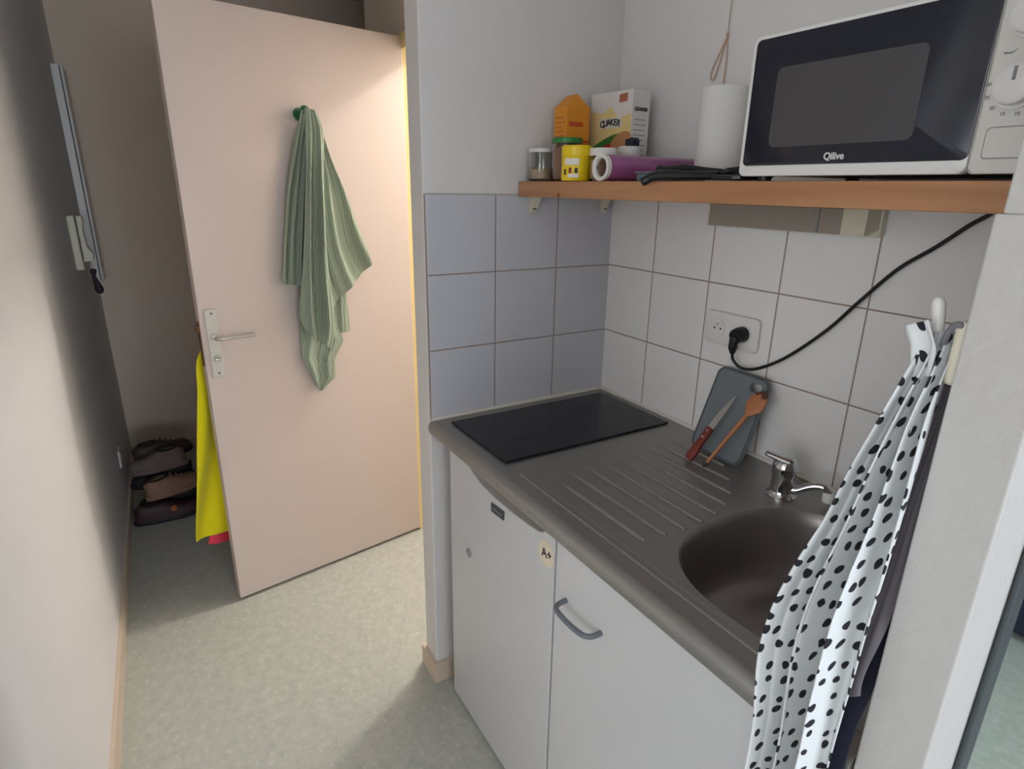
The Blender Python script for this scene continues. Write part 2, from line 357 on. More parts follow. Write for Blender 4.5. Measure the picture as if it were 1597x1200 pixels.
bm = NB(); tube(bm, [(.036, .04, 1.03), (.036, .07, 1.03)], .011, 12); tube(bm, [(.036, .068, 1.03), (.15, .068, 1.03)], .0075, 12); obj('door_handle', bm, M['alu'], door, True, world=False)

# ---------------------------------------------------------------- cloth builder
def interp(rows, t):
    n = len(rows)-1; f = t*n; i = min(int(f), n-1); u = f-i
    p0 = rows[max(i-1, 0)]; p1 = rows[i]; p2 = rows[i+1]; p3 = rows[min(i+2, n)]
    return [.5*((2*b_)+(c-a)*u+(2*a-5*b_+4*c-d)*u*u+(3*b_-a-3*c+d)*u**3) for a, b_, c, d in zip(p0, p1, p2, p3)]
def lerp(rows, t):
    n = len(rows)-1; f = t*n; i = min(int(f), n-1); u = f-i
    return [a*(1-u)+b_*u for a, b_ in zip(rows[i], rows[i+1])]
def sheet(bm, rows, folds, phase=0, nu=60, nv=90, sharp=.0, straight=False, seed=0, uvo=(0, 0), side=(0, -1, 0), wrap=0):
    """rows: (lx, lz, rx, rz, depth, amplitude): left and right edge of the hanging cloth, its depth and how deep its folds are"""
    uvl = bm.loops.layers.uv.verify(); S = Vector(side)
    grid = []; uv = []
    for j in range(nv+1):
        t = j/nv; lx, lz, rx, rz, dp, am = lerp(rows, t) if straight else interp(rows, t); line = []; us = [0]
        for i in range(nu+1):
            s = i/nu
            ph = folds*2*PI*s + phase + .7*math.sin(2.1*t*PI+seed)
            f = (1-sharp)*math.sin(ph) + sharp*(2*abs(math.sin(ph/2+.8))**.75-1)*1.5 + .35*math.sin(2.3*ph+seed*1.7+t*2)
            f += .5*noise.noise(Vector((s*folds*1.6, t*3.5, seed*5.1)))
            x = lx+(rx-lx)*s + am*.35*math.cos(ph)*math.sin(PI*s); z = lz+(rz-lz)*s
            d = dp + am*f - wrap*(2*s-1)**2
            line.append(Vector((x, 0, z)) + S*d)
            if i: us.append(us[-1] + (line[-1]-line[-2]).length)
        mid = us[-1]/2; grid.append([bm.verts.new(p) for p in line]); uv.append([(u-mid+uvo[0], lz+(rz-lz)*i/nu+uvo[1]) for i, u in enumerate(us)])
    for j in range(nv):
        for i in range(nu):
            f = bm.faces.new((grid[j][i], grid[j+1][i], grid[j+1][i+1], grid[j][i+1]))
            for lp, (a, b_) in zip(f.loops, ((j, i), (j+1, i), (j+1, i+1), (j, i+1))): lp[uvl].uv = uv[a][b_]
def thicken(o, th=.002):
    md = o.modifiers.new('thickness', 'SOLIDIFY'); md.thickness = th; md.offset = 0

# ---------------------------------------------------------------- green towel on the door hook
hook = thing('wall_hook', 'small green plastic hook stuck high on the open door', 'hook', (-.727, -1.09, 0), DA)
# knob: base and rounded head, in the door's own coordinates
bm = NB(); tube(bm, [(.393, 0, 1.735), (.393, -.006, 1.735)], .020, 20); obj('hook_base', bm, M['green'], hook, True, world=False)
bm = NB(); tube(bm, spline([(.393, -.006, 1.735), (.393, -.03, 1.737), (.393, -.05, 1.742), (.393, -.056, 1.744)]), [.011]*20+[.013, .015, .016, .014, .009], 16); obj('hook_head', bm, M['green'], hook, True, world=False)
bm = NB()
# back layers first (nearer the door), front layers last
sheet(bm, [(.380, 1.70, .410, 1.70, .012, .002), (.350, 1.45, .43, 1.45, .014, .003), (.331, 1.189, .429, 1.181, .015, .005), (.322, 1.077, .450, 1.05, .015, .006), (.318, .984, .482, .955, .016, .007), (.316, .913, .440, .89, .02, .008), (.345, .835, .438, .815, .022, .006), (.370, .777, .384, .773, .018, .002)], 1.6, .5, seed=1, straight=True, sharp=.7)
sheet(bm, [(.400, 1.68, .430, 1.68, .014, .002), (.41, 1.45, .480, 1.42, .016, .004), (.401, 1.273, .498, 1.268, .02, .006), (.429, 1.15, .507, 1.15, .02, .006), (.441, 1.06, .511, 1.06, .021, .004), (.440, .985, .512, .987, .021, .003)], 1.4, 1.5, seed=2)
sheet(bm, [(.378, 1.742, .402, 1.748, .058, .003), (.344, 1.608, .386, 1.61, .035, .008), (.314, 1.488, .371, 1.488, .030, .009), (.286, 1.322, .350, 1.32, .030, .009), (.266, 1.188, .332, 1.176, .030, .008)], 2.3, .2, seed=3, sharp=.7)
sheet(bm, [(.405, 1.746, .432, 1.730, .058, .003), (.42, 1.612, .475, 1.60, .035, .006), (.405, 1.488, .525, 1.475, .03, .009), (.398, 1.317, .565, 1.36, .032, .012), (.41, 1.17, .597, 1.27, .034, .011), (.425, 1.075, .608, 1.232, .034, .008)], 1.9, 2.2, seed=4, sharp=.6)
sheet(bm, [(.388, 1.752, .422, 1.744, .064, .003), (.385, 1.68, .445, 1.69, .058, .006), (.379, 1.59, .45, 1.613, .054, .010), (.356, 1.447, .438, 1.47, .058, .018), (.328, 1.234, .425, 1.272, .060, .020), (.310, 1.09, .428, 1.04, .060, .018), (.325, 1.02, .410, .940, .058, .010)], 1.75, -.6, seed=5, sharp=.8)
tw = obj('hand_towel', bm, M['towel_green'], None, True, angle=80); tw.location = (-.727, -1.09, 0); tw.rotation_euler = (0, 0, DA); thicken(tw, .0025)
tag(tw, 'sage green ribbed towel hanging in folds from the hook on the door', 'towel')
# ---------------------------------------------------------------- high visibility vest behind the door
bm = NB()
sheet(bm, [(.12, 1.04, .20, 1.04, -.10, .004), (.005, .954, .28, .95, -.105, .010), (-.018, .80, .33, .80, -.12, .015), (-.052, .55, .36, .55, -.13, .018), (-.080, .33, .38, .33, -.14, .020), (-.092, .232, .38, .20, -.14, .018)], 2.0, 2.2, seed=8, nu=50, nv=50)
o = obj('safety_vest', bm, M['hivis'], None, True, angle=80); o.location = (-.727, -1.09, 0); o.rotation_euler = (0, 0, DA); thicken(o)
tag(o, 'fluorescent yellow garment hanging behind the edge of the open door', 'clothing')
bm = NB()
sheet(bm, [(.06, .90, .30, .90, -.200, .003), (.03, .6, .32, .6, -.200, .005), (-.01, .30, .34, .30, -.200, .006), (-.042, .168, .34, .10, -.200, .006)], 2.0, .2, seed=9, nu=40, nv=40)
o = obj('hanging_garment', bm, M['pinkred'], None, True, angle=80); o.location = (-.727, -1.09, 0); o.rotation_euler = (0, 0, DA); thicken(o)
tag(o, 'coral pink garment whose hem shows below the fluorescent yellow one', 'clothing')

# ================================================================ HALLWAY THINGS
t = thing('wall_panel', 'tall slim white panel fixed to the left wall near the far corner', 'panel', (-2.2, yl(-2.2), 1.05))
obj('panel_body', B(-2.30, -2.10, yl(-2.2), -1.414, 1.05, 2.0, bev=.003), M['whitep'], t)
obj('panel_cover', B(-2.298, -2.102, -1.411, -1.400, 1.052, 1.998, bev=.003), M['whitep'], t)
yw = yl(-1.6)
t = thing('intercom', 'cream wall intercom handset beside the slim white panel', 'intercom', (-1.6, yw, 1.17))
obj('base', B(-1.64, -1.55, yw, yw+.028, 1.17, 1.385, bev=.006), M['cream'], t)
bm = NB(); prism(bm, [(yw+.030, 1.20), (yw+.062, 1.205), (yw+.066, 1.235), (yw+.050, 1.26), (yw+.046, 1.33), (yw+.052, 1.36), (yw+.050, 1.382), (yw+.030, 1.382)], -1.63, -1.57, 'yz', bev=.003); obj('handset', bm, M['cream'], t)
obj('slot', B(-1.565, -1.549, yw+.0275, yw+.0315, 1.215, 1.38), M['black'], t)
t = thing('key_ring', 'dark key fob hanging under the cream intercom', 'keys', (-1.58, yw+.055, 1.08))
bm = NB(); tube(bm, [(-1.58, yw+.05, 1.205), (-1.58, yw+.053, 1.19), (-1.58, yw+.055, 1.17)], .0015, 6); obj('cord', bm, M['string'], t)
bm = NB(); tube(bm, spline([(-1.58, yw+.055, 1.172), (-1.58, yw+.052, 1.14), (-1.58, yw+.06, 1.10), (-1.58, yw+.064, 1.07)], 5), [.008, .010, .012, .010, .008]+[.0075, .009, .010, .011, .012]+[.014, .015, .016, .014, .011, .006], 12); obj('fob', bm, mat('dark_purple_leather', srgb(44, 30, 40), .6), t, True)
t = thing('wall_socket', 'small white socket low on the left wall near the shoes', 'socket', (-1.68, yl(-1.68), .28))
ys = yl(-1.68)
obj('cover_plate', B(-1.72, -1.64, ys, ys+.009, .255, .335, bev=.003), M['whitep'], t)
bm = NB(); tube(bm, [(-1.68, ys+.0085, .295), (-1.68, ys+.0105, .295)], .02, 20); obj('socket_well', bm, M['cream'], t)

def shoe(name, label, loc, rz, cu, cs, L_=.27, high=.0, toe=.045, dot=None, tilt=0):
    t = thing(name, label, 'shoe', loc, group='worn dark shoes piled by the left wall', rot=(0, tilt, rz))
    def outline(n=28, k=1.0):
        pts = []
        for i in range(n):
            a = 2*PI*i/n; x = math.cos(a); y = math.sin(a)
            w_ = .043 if x > 0 else .036
            wx = w_*(1-.10*math.cos(a*2)) ; pts.append((L_/2*abs(x)**.75*(1 if x > 0 else -1), wx*y*k*(1+.18*x)))
        return pts
    bm = NB(); prism(bm, [(a*1.03, b_*1.08) for a, b_ in outline()], 0, .022, 'xy', bev=.003); obj('sole', bm, cs, t, True, world=False)
    tb = bmesh.new(); rings = []
    nx = 22
    for i in range(nx+1):
        u = i/nx; x = -L_/2*.97 + L_*.97*u
        hw = .036*(1-abs(2*u-1)**5)**.5*(1+.25*math.sin(PI*min(1, u*1.0))*(u)) + .003
        h = (.075+high)*(1-u)**.0 if u < .42 else (.075+high)+(toe-.075-high)*min(1, (u-.42)/.3)
        h *= (1-max(0, (u-.8)/.2)**3*.6); h *= 1 if u > .06 else .85
        ring = []
        for k in range(13):
            a = PI*k/12; ring.append(tb.verts.new((x, hw*math.copysign(abs(math.cos(a))**.7, math.cos(a)), .02 + h*abs(math.sin(a))**.6)))
        rings.append(ring)
    for a, b_ in zip(rings, rings[1:]):
        for k in range(12): tb.faces.new((a[k], a[k+1], b_[k+1], b_[k]))
    tb.faces.new(rings[0]); tb.faces.new(rings[-1][::-1]); bmesh.ops.recalc_face_normals(tb, faces=tb.faces)
    obj('upper', tb, cu, t, True, world=False)
    bm = NB(); zt = .095+high
    lathe(bm, [(.0, zt-.012), (.022, zt-.010), (.028, zt), (.024, zt+.004), (.02, zt-.002)], n=20, M4=Matrix.Translation((-L_*.22, 0, 0)) @ Matrix.Diagonal((1.7, 1, 1, 1))); obj('collar', bm, M['black'], t, True, world=False)
    bm = NB()
    for k in range(4):
        x = .0+.022*k; z = .098+high-(.012+.0+high*.3)*k*.9
        tube(bm, spline([(x, -.022, z-.012), (x+.004, 0, z+.002), (x, .022, z-.012)], 4), .002, 6)
    obj('laces', bm, cs, t, True, world=False)
    if dot: 
        bm = NB(); tube(bm, [(-.06, -.036, .05), (-.06, -.047, .05)], .014, 16); obj('badge', bm, dot, t, True, world=False)
mr = mat('dark_maroon_leather', srgb(66, 46, 50), .6, var=.2, vscale=20); bl = mat('black_leather', srgb(32, 32, 40), .6, var=.2, vscale=20)
gb = mat('grey_brown_suede', srgb(118, 102, 98), .8, var=.2, vscale=25); tn = mat('tan_leather', srgb(150, 118, 98), .7, var=.15, vscale=20); bd = mat('brown_leather', srgb(74, 54, 52), .6, var=.2, vscale=20); og = mat('orange_badge', srgb(168, 96, 44), .6)
Yc = -1.295
shoe('shoe', 'dark maroon shoe with orange round badge, lowest and nearest in the pile', (-1.545, Yc, .001), PI/2+.10, mr, bl, dot=None, L_=.28)
shoe('shoe', 'black shoe on the floor right behind the dark maroon one', (-1.66, Yc+.01, .001), -PI/2, bl, bl)
shoe('shoe', 'tan topped shoe resting on the dark maroon one', (-1.585, Yc+.04, .112), PI/2+.22, tn, tn, L_=.24, tilt=-.10)
shoe('shoe', 'black shoe in the middle of the pile behind the tan one', (-1.70, Yc, .12), -PI/2+.1, bl, bl)
shoe('shoe', 'grey brown suede shoe near the top left of the pile', (-1.645, Yc-.01, .215), -PI/2-.25, gb, gb, L_=.26, tilt=.12)
shoe('shoe', 'dark brown shoe crowning the pile against the hall corner', (-1.76, Yc+.02, .225), PI/2+.2, bd, bl, L_=.26, tilt=-.10)
bm = NB(); lathe(bm, [(0, -.003), (.013, -.002), (.015, 0), (.013, .003), (0, .004)], n=20, M4=Matrix.Rotation(PI/2, 4, 'Y')); 
bmesh.ops.translate(bm, vec=(-1.5055, -1.27, .062), verts=bm.verts)
sh0 = bpy.data.objects['shoe']; obj('badge', bm, og, sh0, True)

# ================================================================ KITCHENETTE
# ---- fridge
f = thing('mini_fridge', 'white mini fridge under the hob with a worn round energy sticker', 'fridge', (.32, -.3, 0))
bm = NB(); box(bm, .075, .568, -.545, -.04, .015, .84, bev=.004)
obj('body', bm, M['white'], f)
arc = [(.072, .012), (.574, .012), (.574, .836), (.540, .836), (.532, .828), (.515, .819), (.470, .813), (.399, .808), (.320, .807), (.250, .812), (.205, .824), (.182, .838), (.072, .841)]
bm = NB(); prism(bm, arc, -.577, -.547, 'xz', bev=.0025); obj('door', bm, M['white'], f)
obj('grip_recess', B(.178, .535, -.556, -.546, .800, .842, bev=.002), mat('beige_inner_plastic', srgb(150, 134, 112), .5), f)
bm = NB(); prism(bm, [(.309, .789), (.371, .794), (.369, .770), (.310, .766)], -.5795, -.577, 'xz'); bd_ = obj('name_badge', bm, mat('dark_badge', srgb(58, 66, 74), .4), f)
obj('badge_lettering', B(.318, .362, -.5800, -.5794, .777, .781), M['greyink'], bd_)
bm = NB(); lathe(bm, [(.0, 0), (.013, 0), (.013, .003), (.010, .004), (.0, .002)], n=20, M4=T(.185, -.577, .575) @ Matrix.Rotation(PI/2, 4, 'X')); box(bm, .180, .184, -.5825, -.58, .578, .586); obj('lock', bm, M['scuff'], f, True)
obj('crease', B(.078, .20, -.5775, -.577, .597, .5985), mat('faint_line', srgb(205, 204, 204), .4), f)
bm = NB(); tube(bm, [(.545, -.577, .783), (.545, -.5780, .783)], .030, 28); st = obj('energy_sticker', bm, M['sticker'], f)
text('sticker_lettering', 'A+', .030, T(.548, -.5783, .783) @ Matrix.Rotation(math.radians(-8), 4, 'Y') @ FRONT, M['ink'], st, bold=.0004)
# ---- base cabinet
c = thing('base_cabinet', 'white base cabinet with grey bow handle under the sink', 'cabinet', (.89, -.3, 0))
bm = NB()
box(bm, .582, .600, -.55, -.02, .02, .838); box(bm, 1.172, 1.190, -.55, -.02, .02, .838); box(bm, .600, 1.172, -.55, -.02, .06, .078); box(bm, .6, 1.172, -.034, -.02, .078, .65); box(bm, .6, 1.172, -.49, -.47, .02, .06); obj('carcass', bm, M['white'], c)
d_ = obj('door', B(.582, 1.190, -.577, -.552, .02, .834, bev=.002), M['white'], c)
bm = NB(); tube(bm, spline([(.622, -.577, .717), (.622, -.590, .717), (.626, -.604, .717), (.640, -.612, .717), (.68, -.615, .718), (.715, -.612, .719), (.729, -.604, .719), (.733, -.590, .719), (.733, -.577, .719)], 5), .0055, 10); obj('handle', bm, M['grey'], d_, True)

# ---- worktop with pressed bowl and drainer
wt = thing('sink_worktop', 'stainless steel worktop with round sink bowl and ribbed drainer', 'worktop', (.6, -.3, .86))
BX, BY, BA, BB, BN = .968, -.315, .212, .213, 2.5
def bowl_pt(a, k=1.0, r=1.0):
    c_, s_ = math.cos(a), math.sin(a); return (BX + BA*r*math.copysign(abs(c_)**(2/BN), c_), BY + BB*r*math.copysign(abs(s_)**(2/BN), s_))
bm = NB(); N = 96; X0, X1, Y0, Y1 = .008, 1.198, -.586, -.008
inner = []; outer = []
for i in range(N):
    a = 2*PI*i/N; px, py = bowl_pt(a)
    inner.append(bm.verts.new((px, py, .8988)))
    dx, dy = px-BX, py-BY; ts = []
    if dx > 1e-6: ts.append((X1-BX)/dx)
    if dx < -1e-6: ts.append((X0-BX)/dx)
    if dy > 1e-6: ts.append((Y1-BY)/dy)
    if dy < -1e-6: ts.append((Y0-BY)/dy)
    tt = min(ts); outer.append([BX+dx*tt, BY+dy*tt])
for cx_, cy_ in ((X0, Y0), (X0, Y1), (X1, Y0), (X1, Y1)):
    k = min(range(N), key=lambda i: (outer[i][0]-cx_)**2+(outer[i][1]-cy_)**2 if i else 9); outer[k] = [cx_, cy_]
ov = [bm.verts.new((p[0], p[1], .9)) for p in outer]
mid = [bm.verts.new((inner[i].co.x+(ov[i].co.x-inner[i].co.x)*.06, inner[i].co.y+(ov[i].co.y-inner[i].co.y)*.06, .9)) for i in range(N)]
for i in range(N):
    j = (i+1) % N; bm.faces.new((inner[i], inner[j], mid[j], mid[i])); bm.faces.new((mid[i], mid[j], ov[j], ov[i]))
bmesh.ops.recalc_face_normals(bm, faces=bm.faces)
obj('deck', bm, M['steel'], wt, True, angle=50)
# rolled front edge
prof = [(-.586, .9)] + [(-.588-.020*math.sin(a), .880+.020*math.cos(a)) for a in [PI/2*i/8 for i in range(9)]] + [(-.608, .872), (-.604, .862), (-.596, .858), (-.560, .858), (-.560, .8985)]
bm = NB(); prism(bm, prof, .002, 1.198, 'yz'); obj('front_edge', bm, M['steel'], wt, True)
bm = NB(); box(bm, .008, .60, -.560, -.02, .856, .898); obj('underside', bm, M['steeldark'], wt)
# raised rim line between deck and drip edge
bm = NB(); tube(bm, [(.403, -.556, .899), (1.196, -.556, .899)], .0034, 8); tube(bm, [(.52, -.540, .8985), (1.0, -.540, .8985)], .0022, 8); obj('rim_bead', bm, M['steel'], wt, True)
# bowl
bm = NB(); rings = []
for (r, z) in [(1.0, .8988), (.985, .895), (.965, .886), (.95, .87), (.93, .83), (.90, .79), (.86, .765), (.78, .752), (.6, .746), (.3, .742), (.12, .740)]:
    rings.append([bm.verts.new((*bowl_pt(2*PI*i/N, r=r), z)) for i in range(N)])
for a, b_ in zip(rings, rings[1:]):
    for i in range(N): bm.faces.new((a[i], b_[i], b_[(i+1) % N], a[(i+1) % N]))
bm.faces.new(rings[-1])
bmesh.ops.recalc_face_normals(bm, faces=bm.faces); bmesh.ops.reverse_faces(bm, faces=bm.faces)
o = obj('bowl', bm, M['steeldark'], wt, True, angle=60)
bm = NB(); lathe(bm, [(0, .001), (.012, .0015), (.024, .004), (.030, .005), (.033, .003)], n=28, M4=T(BX, BY, .7402)); obj('drain', bm, M['chrome'], wt, True)
# pressed ribs
bm = NB()
ribs = [(.39, .600, -.075, -.142), (.40, .665, -.115, -.160), (.405, .705, -.165, -.200), (.41, .735, -.215, -.245), (.412, .752, -.265, -.290), (.413, .758, -.315, -.335), (.413, .757, -.362, -.380), (.414, .755, -.405, -.425), (.44, .752, -.450, -.470), (.48, .745, -.500, -.508)]
ribs = [(.43, .715, -.130-.0*i, 0) for i in range(0)] or [(.415 if i < 8 else .46, (.60, .655, .70, .728, .745, .752, .754, .752, .746)[i], -.115-.048*i) for i in range(9)]
for x0, x1, y in ribs:
    n = 20; pts = [(x0+(x1-x0)*k/n, y, .8975+.0028*min(1, k/5)) for k in range(n+1)]
    tube(bm, pts, [.0015+.0032*min(1, k/6)*(1 if k < n else .3) for k in range(n+1)], 8)
obj('drainer_rib', bm, M['steel'], wt, True)
# ---- hob
h = thing('ceramic_hob', 'black glass hob set on the worktop in the tiled corner', 'hob', (.2, -.3, .9))
obj('hob_glass', B(.052, .342, -.560, -.040, .9005, .9065, bev=.0015), M['hobglass'], h)
bm = NB()
for cy, r in ((-.18, .09), (-.41, .072)):
    n = 48
    a0 = [bm.verts.new((.197+r*math.cos(2*PI*i/n), cy+r*math.sin(2*PI*i/n), .9067)) for i in range(n)]; a1 = [bm.verts.new((.197+(r-.0012)*math.cos(2*PI*i/n), cy+(r-.0012)*math.sin(2*PI*i/n), .9067)) for i in range(n)]
    for i in range(n): bm.faces.new((a0[i], a0[(i+1) % n], a1[(i+1) % n], a1[i]))
obj('cooking_zone', bm, mat('zone_print', srgb(26, 27, 34), .3), h)
# ---- tap
t = thing('mixer_tap', 'chrome single lever mixer tap at the back of the sink', 'tap', (.757, -.125, .9))
bm = NB(); lathe(bm, [(.031, .900), (.031, .905), (.026, .909), (.0235, .915), (.0225, .948), (.0245, .951), (.0245, .974), (.020, .981), (0, .983)], n=32, M4=T(.757, -.125, 0)); obj('tap_body', bm, M['chrome'], t, True)
bm = NB(); tube(bm, spline([(.766, -.119, .976), (.748, -.130, .983), (.734, -.139, .990), (.722, -.147, .994)], 6), [.016, .0165, .0165, .016, .015, .014, .0135, .013, .0125, .012, .0115, .011, .011, .0105, .010, .0095, .009, .008, .006], 12)
for v in bm.verts: v.co.z = .984+(v.co.z-.984)*.6
obj('lever', bm, M['chrome'], t, True)
SP = [(.772, -.122, .920), (.785, -.115, .923), (.800, -.106, .934), (.815, -.098, .941), (.828, -.092, .941), (.838, -.088, .933)]
bm = NB(); tube(bm, spline(SP, 6), .0085, 12); obj('spout', bm, M['chrome'], t, True)
bm = NB(); lathe(bm, [(0, 0), (.0115, 0), (.0125, .002), (.0125, .018), (.010, .021), (0, .021)], n=20, M4=T(.838, -.088, .914)); obj('aerator', bm, M['whitep'], t, True)
# ---- cutting board, knife, spoon
lean = math.atan2(.074, .2)
t = thing('cutting_board', 'grey plastic chopping board leaning on the tiles', 'chopping board', (.553, -.100, .9035), rot=(-lean, 0, math.radians(-3)))
W_, H_ = .077, .213
bm = NB(); out = rrect(-W_, W_, 0, H_, .022); hole = rrect(.026, .060, H_-.036, H_-.016, .0095)
vo = [[bm.verts.new((x, y, z)) for x, z in out] for y in (-.004, .004)]; vh = [[bm.verts.new((x, y, z)) for x, z in hole] for y in (-.004, .004)]
n = len(out)
for i in range(n):
    j = (i+1) % n
    bm.faces.new((vo[0][i], vo[0][j], vh[0][j], vh[0][i])); bm.faces.new((vo[1][i], vh[1][i], vh[1][j], vo[1][j]))
    bm.faces.new((vo[0][i], vo[1][i], vo[1][j], vo[0][j])); bm.faces.new((vh[0][i], vh[0][j], vh[1][j], vh[1][i]))
bmesh.ops.recalc_face_normals(bm, faces=bm.faces); obj('board', bm, M['board'], t, True, world=False, angle=30)
bm = NB(); ro = rrect(-W_+.001, W_-.001, .001, H_-.001, .021); ri = rrect(-W_+.005, W_-.005, .005, H_-.005, .018)
vo = [bm.verts.new((x, -.0048, z)) for x, z in ro]; vi = [bm.verts.new((x, -.0048, z)) for x, z in ri]
vo2 = [bm.verts.new((x, -.0038, z)) for x, z in ro]; vi2 = [bm.verts.new((x, -.0038, z)) for x, z in ri]
for i in range(n):
    j = (i+1) % n; bm.faces.new((vo[i], vo[j], vi[j], vi[i])); bm.faces.new((vo[i], vo2[i], vo2[j], vo[j])); bm.faces.new((vi[i], vi[j], vi2[j], vi2[i]))
obj('grip_rim', bm, mat('dark_grey_rim', srgb(74, 82, 84), .6), t, True, world=False)
def along(p0, p1, side=Vector((0, -1, 0))):
    p0 = Vector(p0); z = (Vector(p1)-p0).normalized(); y = (side - z*side.dot(z)).normalized(); x = y.cross(z)
    mm = Matrix((x, y, z)).transposed().to_4x4(); mm.translation = p0; return mm
# knife: local z along its length, y towards the viewer
KM = along((.540, -.174, .906), (.563, -.076, 1.043)); e_ = KM.to_euler()
t = thing('kitchen_knife', 'kitchen knife with red brown riveted handle leaning on the chopping board', 'knife', tuple(KM.translation), rot=tuple(e_))
bm = NB(); prism(bm, [(-.009, 0), (.007, 0), (.010, .012), (.008, .05), (.009, .092), (-.008, .092), (-.009, .045), (-.012, .015)], -.006, .006, 'xz', bev=.002); kh = obj('handle', bm, M['redwood'], t, True, world=False)
for z in (.064, .082):
    bm = NB(); tube(bm, [(0, .0055, z), (0, .0072, z)], .0028, 10); obj('rivet', bm, M['chrome'], kh, world=False)
bm = NB(); prism(bm, [(-.008, .092), (.009, .092), (.008, .13), (.004, .165), (-.004, .195), (-.007, .17)], -.0008, .0008, 'xz'); obj('blade', bm, M['chrome'], t, world=False)
SM = along((.586, -.172, .905), (.638, -.070, 1.074)); 
t = thing('wooden_spoon', 'wooden cooking spoon with dark stained bowl leaning on the chopping board', 'spoon', tuple(SM.translation), rot=tuple(SM.to_euler()))
bm = NB(); tube(bm, [(0, 0, z) for z in (.012, .05, .09, .13, .15)], [.0042, .0045, .0048, .0055, .006], 10); obj('handle', bm, M['spoon'], t, True, world=False)
bm = NB(); tube(bm, [(0, 0, z) for z in (0, .006, .014)], [.0030, .0044, .0046], 10); obj('handle_tip', bm, M['ink'], t, True, world=False)
bm = NB(); bmesh.ops.create_uvsphere(bm, u_segments=24, v_segments=16, radius=1)
for v in bm.verts:
    x, y, z = v.co; w_ = .0215*(1 if z > -.2 else 1-.75*((-z-.2)/.8)**1.2)
    v.co = Vector((x*w_, y*.0055+(.004*(1-min(1, x*x+z*z)) if y < 0 else 0), .183+z*.036))
o = obj('spoon_bowl', bm, [M['spoon'], mat('burnt_wood', srgb(92, 50, 34), .6)], t, True, world=False)
for p in o.data.polygons:
    if p.center.z > .204+.004*math.sin(p.center.x*300): p.material_index = 1

# ---- double socket, plug, cable
t = thing('double_socket', 'white double power socket on the tiled wall', 'socket', (.487, -.006, 1.19))
bm = NB(); prism(bm, rrect(.409, .567, 1.150, 1.231, .012), -.016, -.006, 'xz', bev=.003); obj('cover_plate', bm, M['whitep'], t, True, angle=30)
for x in (.449, .526):
    bm = NB(); lathe(bm, [(.0225, .0), (.0225, .0015), (.0205, .0015), (.0195, -.006), (0, -.0065)], n=32, M4=T(x, -.016, 1.190) @ Matrix.Rotation(PI/2, 4, 'X')); 
    o = obj('socket_well', bm, M['whitep'], t, True)
    if x < .5:
        bm = NB()
        for dx in (-.0095, .0095): tube(bm, [(x+dx, -.0165, 1.190), (x+dx, -.0172, 1.190)], .0025, 10)
        obj('pin_hole', bm, M['black'], o)
        bm = NB(); tube(bm, [(x, -.014, 1.201), (x, -.024, 1.201)], .0022, 10); obj('earth_pin', bm, M['alu'], o)
t = thing('power_plug', 'black plug in the right half of the double socket', 'plug', (.526, -.017, 1.19))
bm = NB(); tube(bm, [(.526, -.018, 1.190), (.526, -.030, 1.190), (.526, -.046, 1.188), (.526, -.050, 1.187)], [.0185, .0185, .0165, .012], 24); obj('plug_body', bm, M['rubber'], t, True)
bm = NB(); tube(bm, spline([(.526, -.042, 1.186), (.523, -.044, 1.168), (.521, -.040, 1.146)], 5), [.0120]*4+[.0105]*4+[.0085, .0075, .0065], 12); obj('strain_relief', bm, M['rubber'], t, True)
cab = [(.521, -.040, 1.146), (.523, -.036, 1.128), (.545, -.030, 1.113), (.585, -.024, 1.122), (.650, -.020, 1.165), (.728, -.018, 1.241), (.784, -.018, 1.311), (.842, -.018, 1.380), (.897, -.017, 1.425), (.938, -.016, 1.463), (.970, -.014, 1.490), (.985, -.0125, 1.53), (.985, -.0125, 1.58)]
bm = NB(); tube(bm, spline(cab, 8), .0036, 10); o = obj('power_cable', bm, M['rubber'], None, True); tag(o, 'black cable rising from the plug to the shelf end along the tiles', 'cable')

# ---- lamp under the shelf
t = thing('under_shelf_lamp', 'box shaped strip lamp with smoky diffuser under the pine shelf', 'lamp', (.61, -.04, 1.43))
obj('housing', B(.425, .80, -.024, -.0065, 1.434, 1.489, bev=.002), M['cream'], t)
bm = NB(); prism(bm, [(-.070, 1.486), (-.070, 1.436), (-.022, 1.448), (-.022, 1.486)], .750, .797, 'yz', bev=.0015); obj('end_cap', bm, M['cream'], t)
bm = NB(); prism(bm, [(-.070, 1.486), (-.070, 1.436), (-.022, 1.448), (-.022, 1.486)], .424, .430, 'yz', bev=.001); obj('end_cap', bm, M['cream'], t)
bm = NB(); prism(bm, [(-.069, 1.485), (-.069, 1.437), (-.024, 1.449), (-.024, 1.485)], .430, .750, 'yz', bev=.001); obj('diffuser', bm, M['diffuser'], t)
bm = NB(); box(bm, .700, .704, -.0705, -.0685, 1.438, 1.484); obj('diffuser_seam', bm, M['greyink'], t)

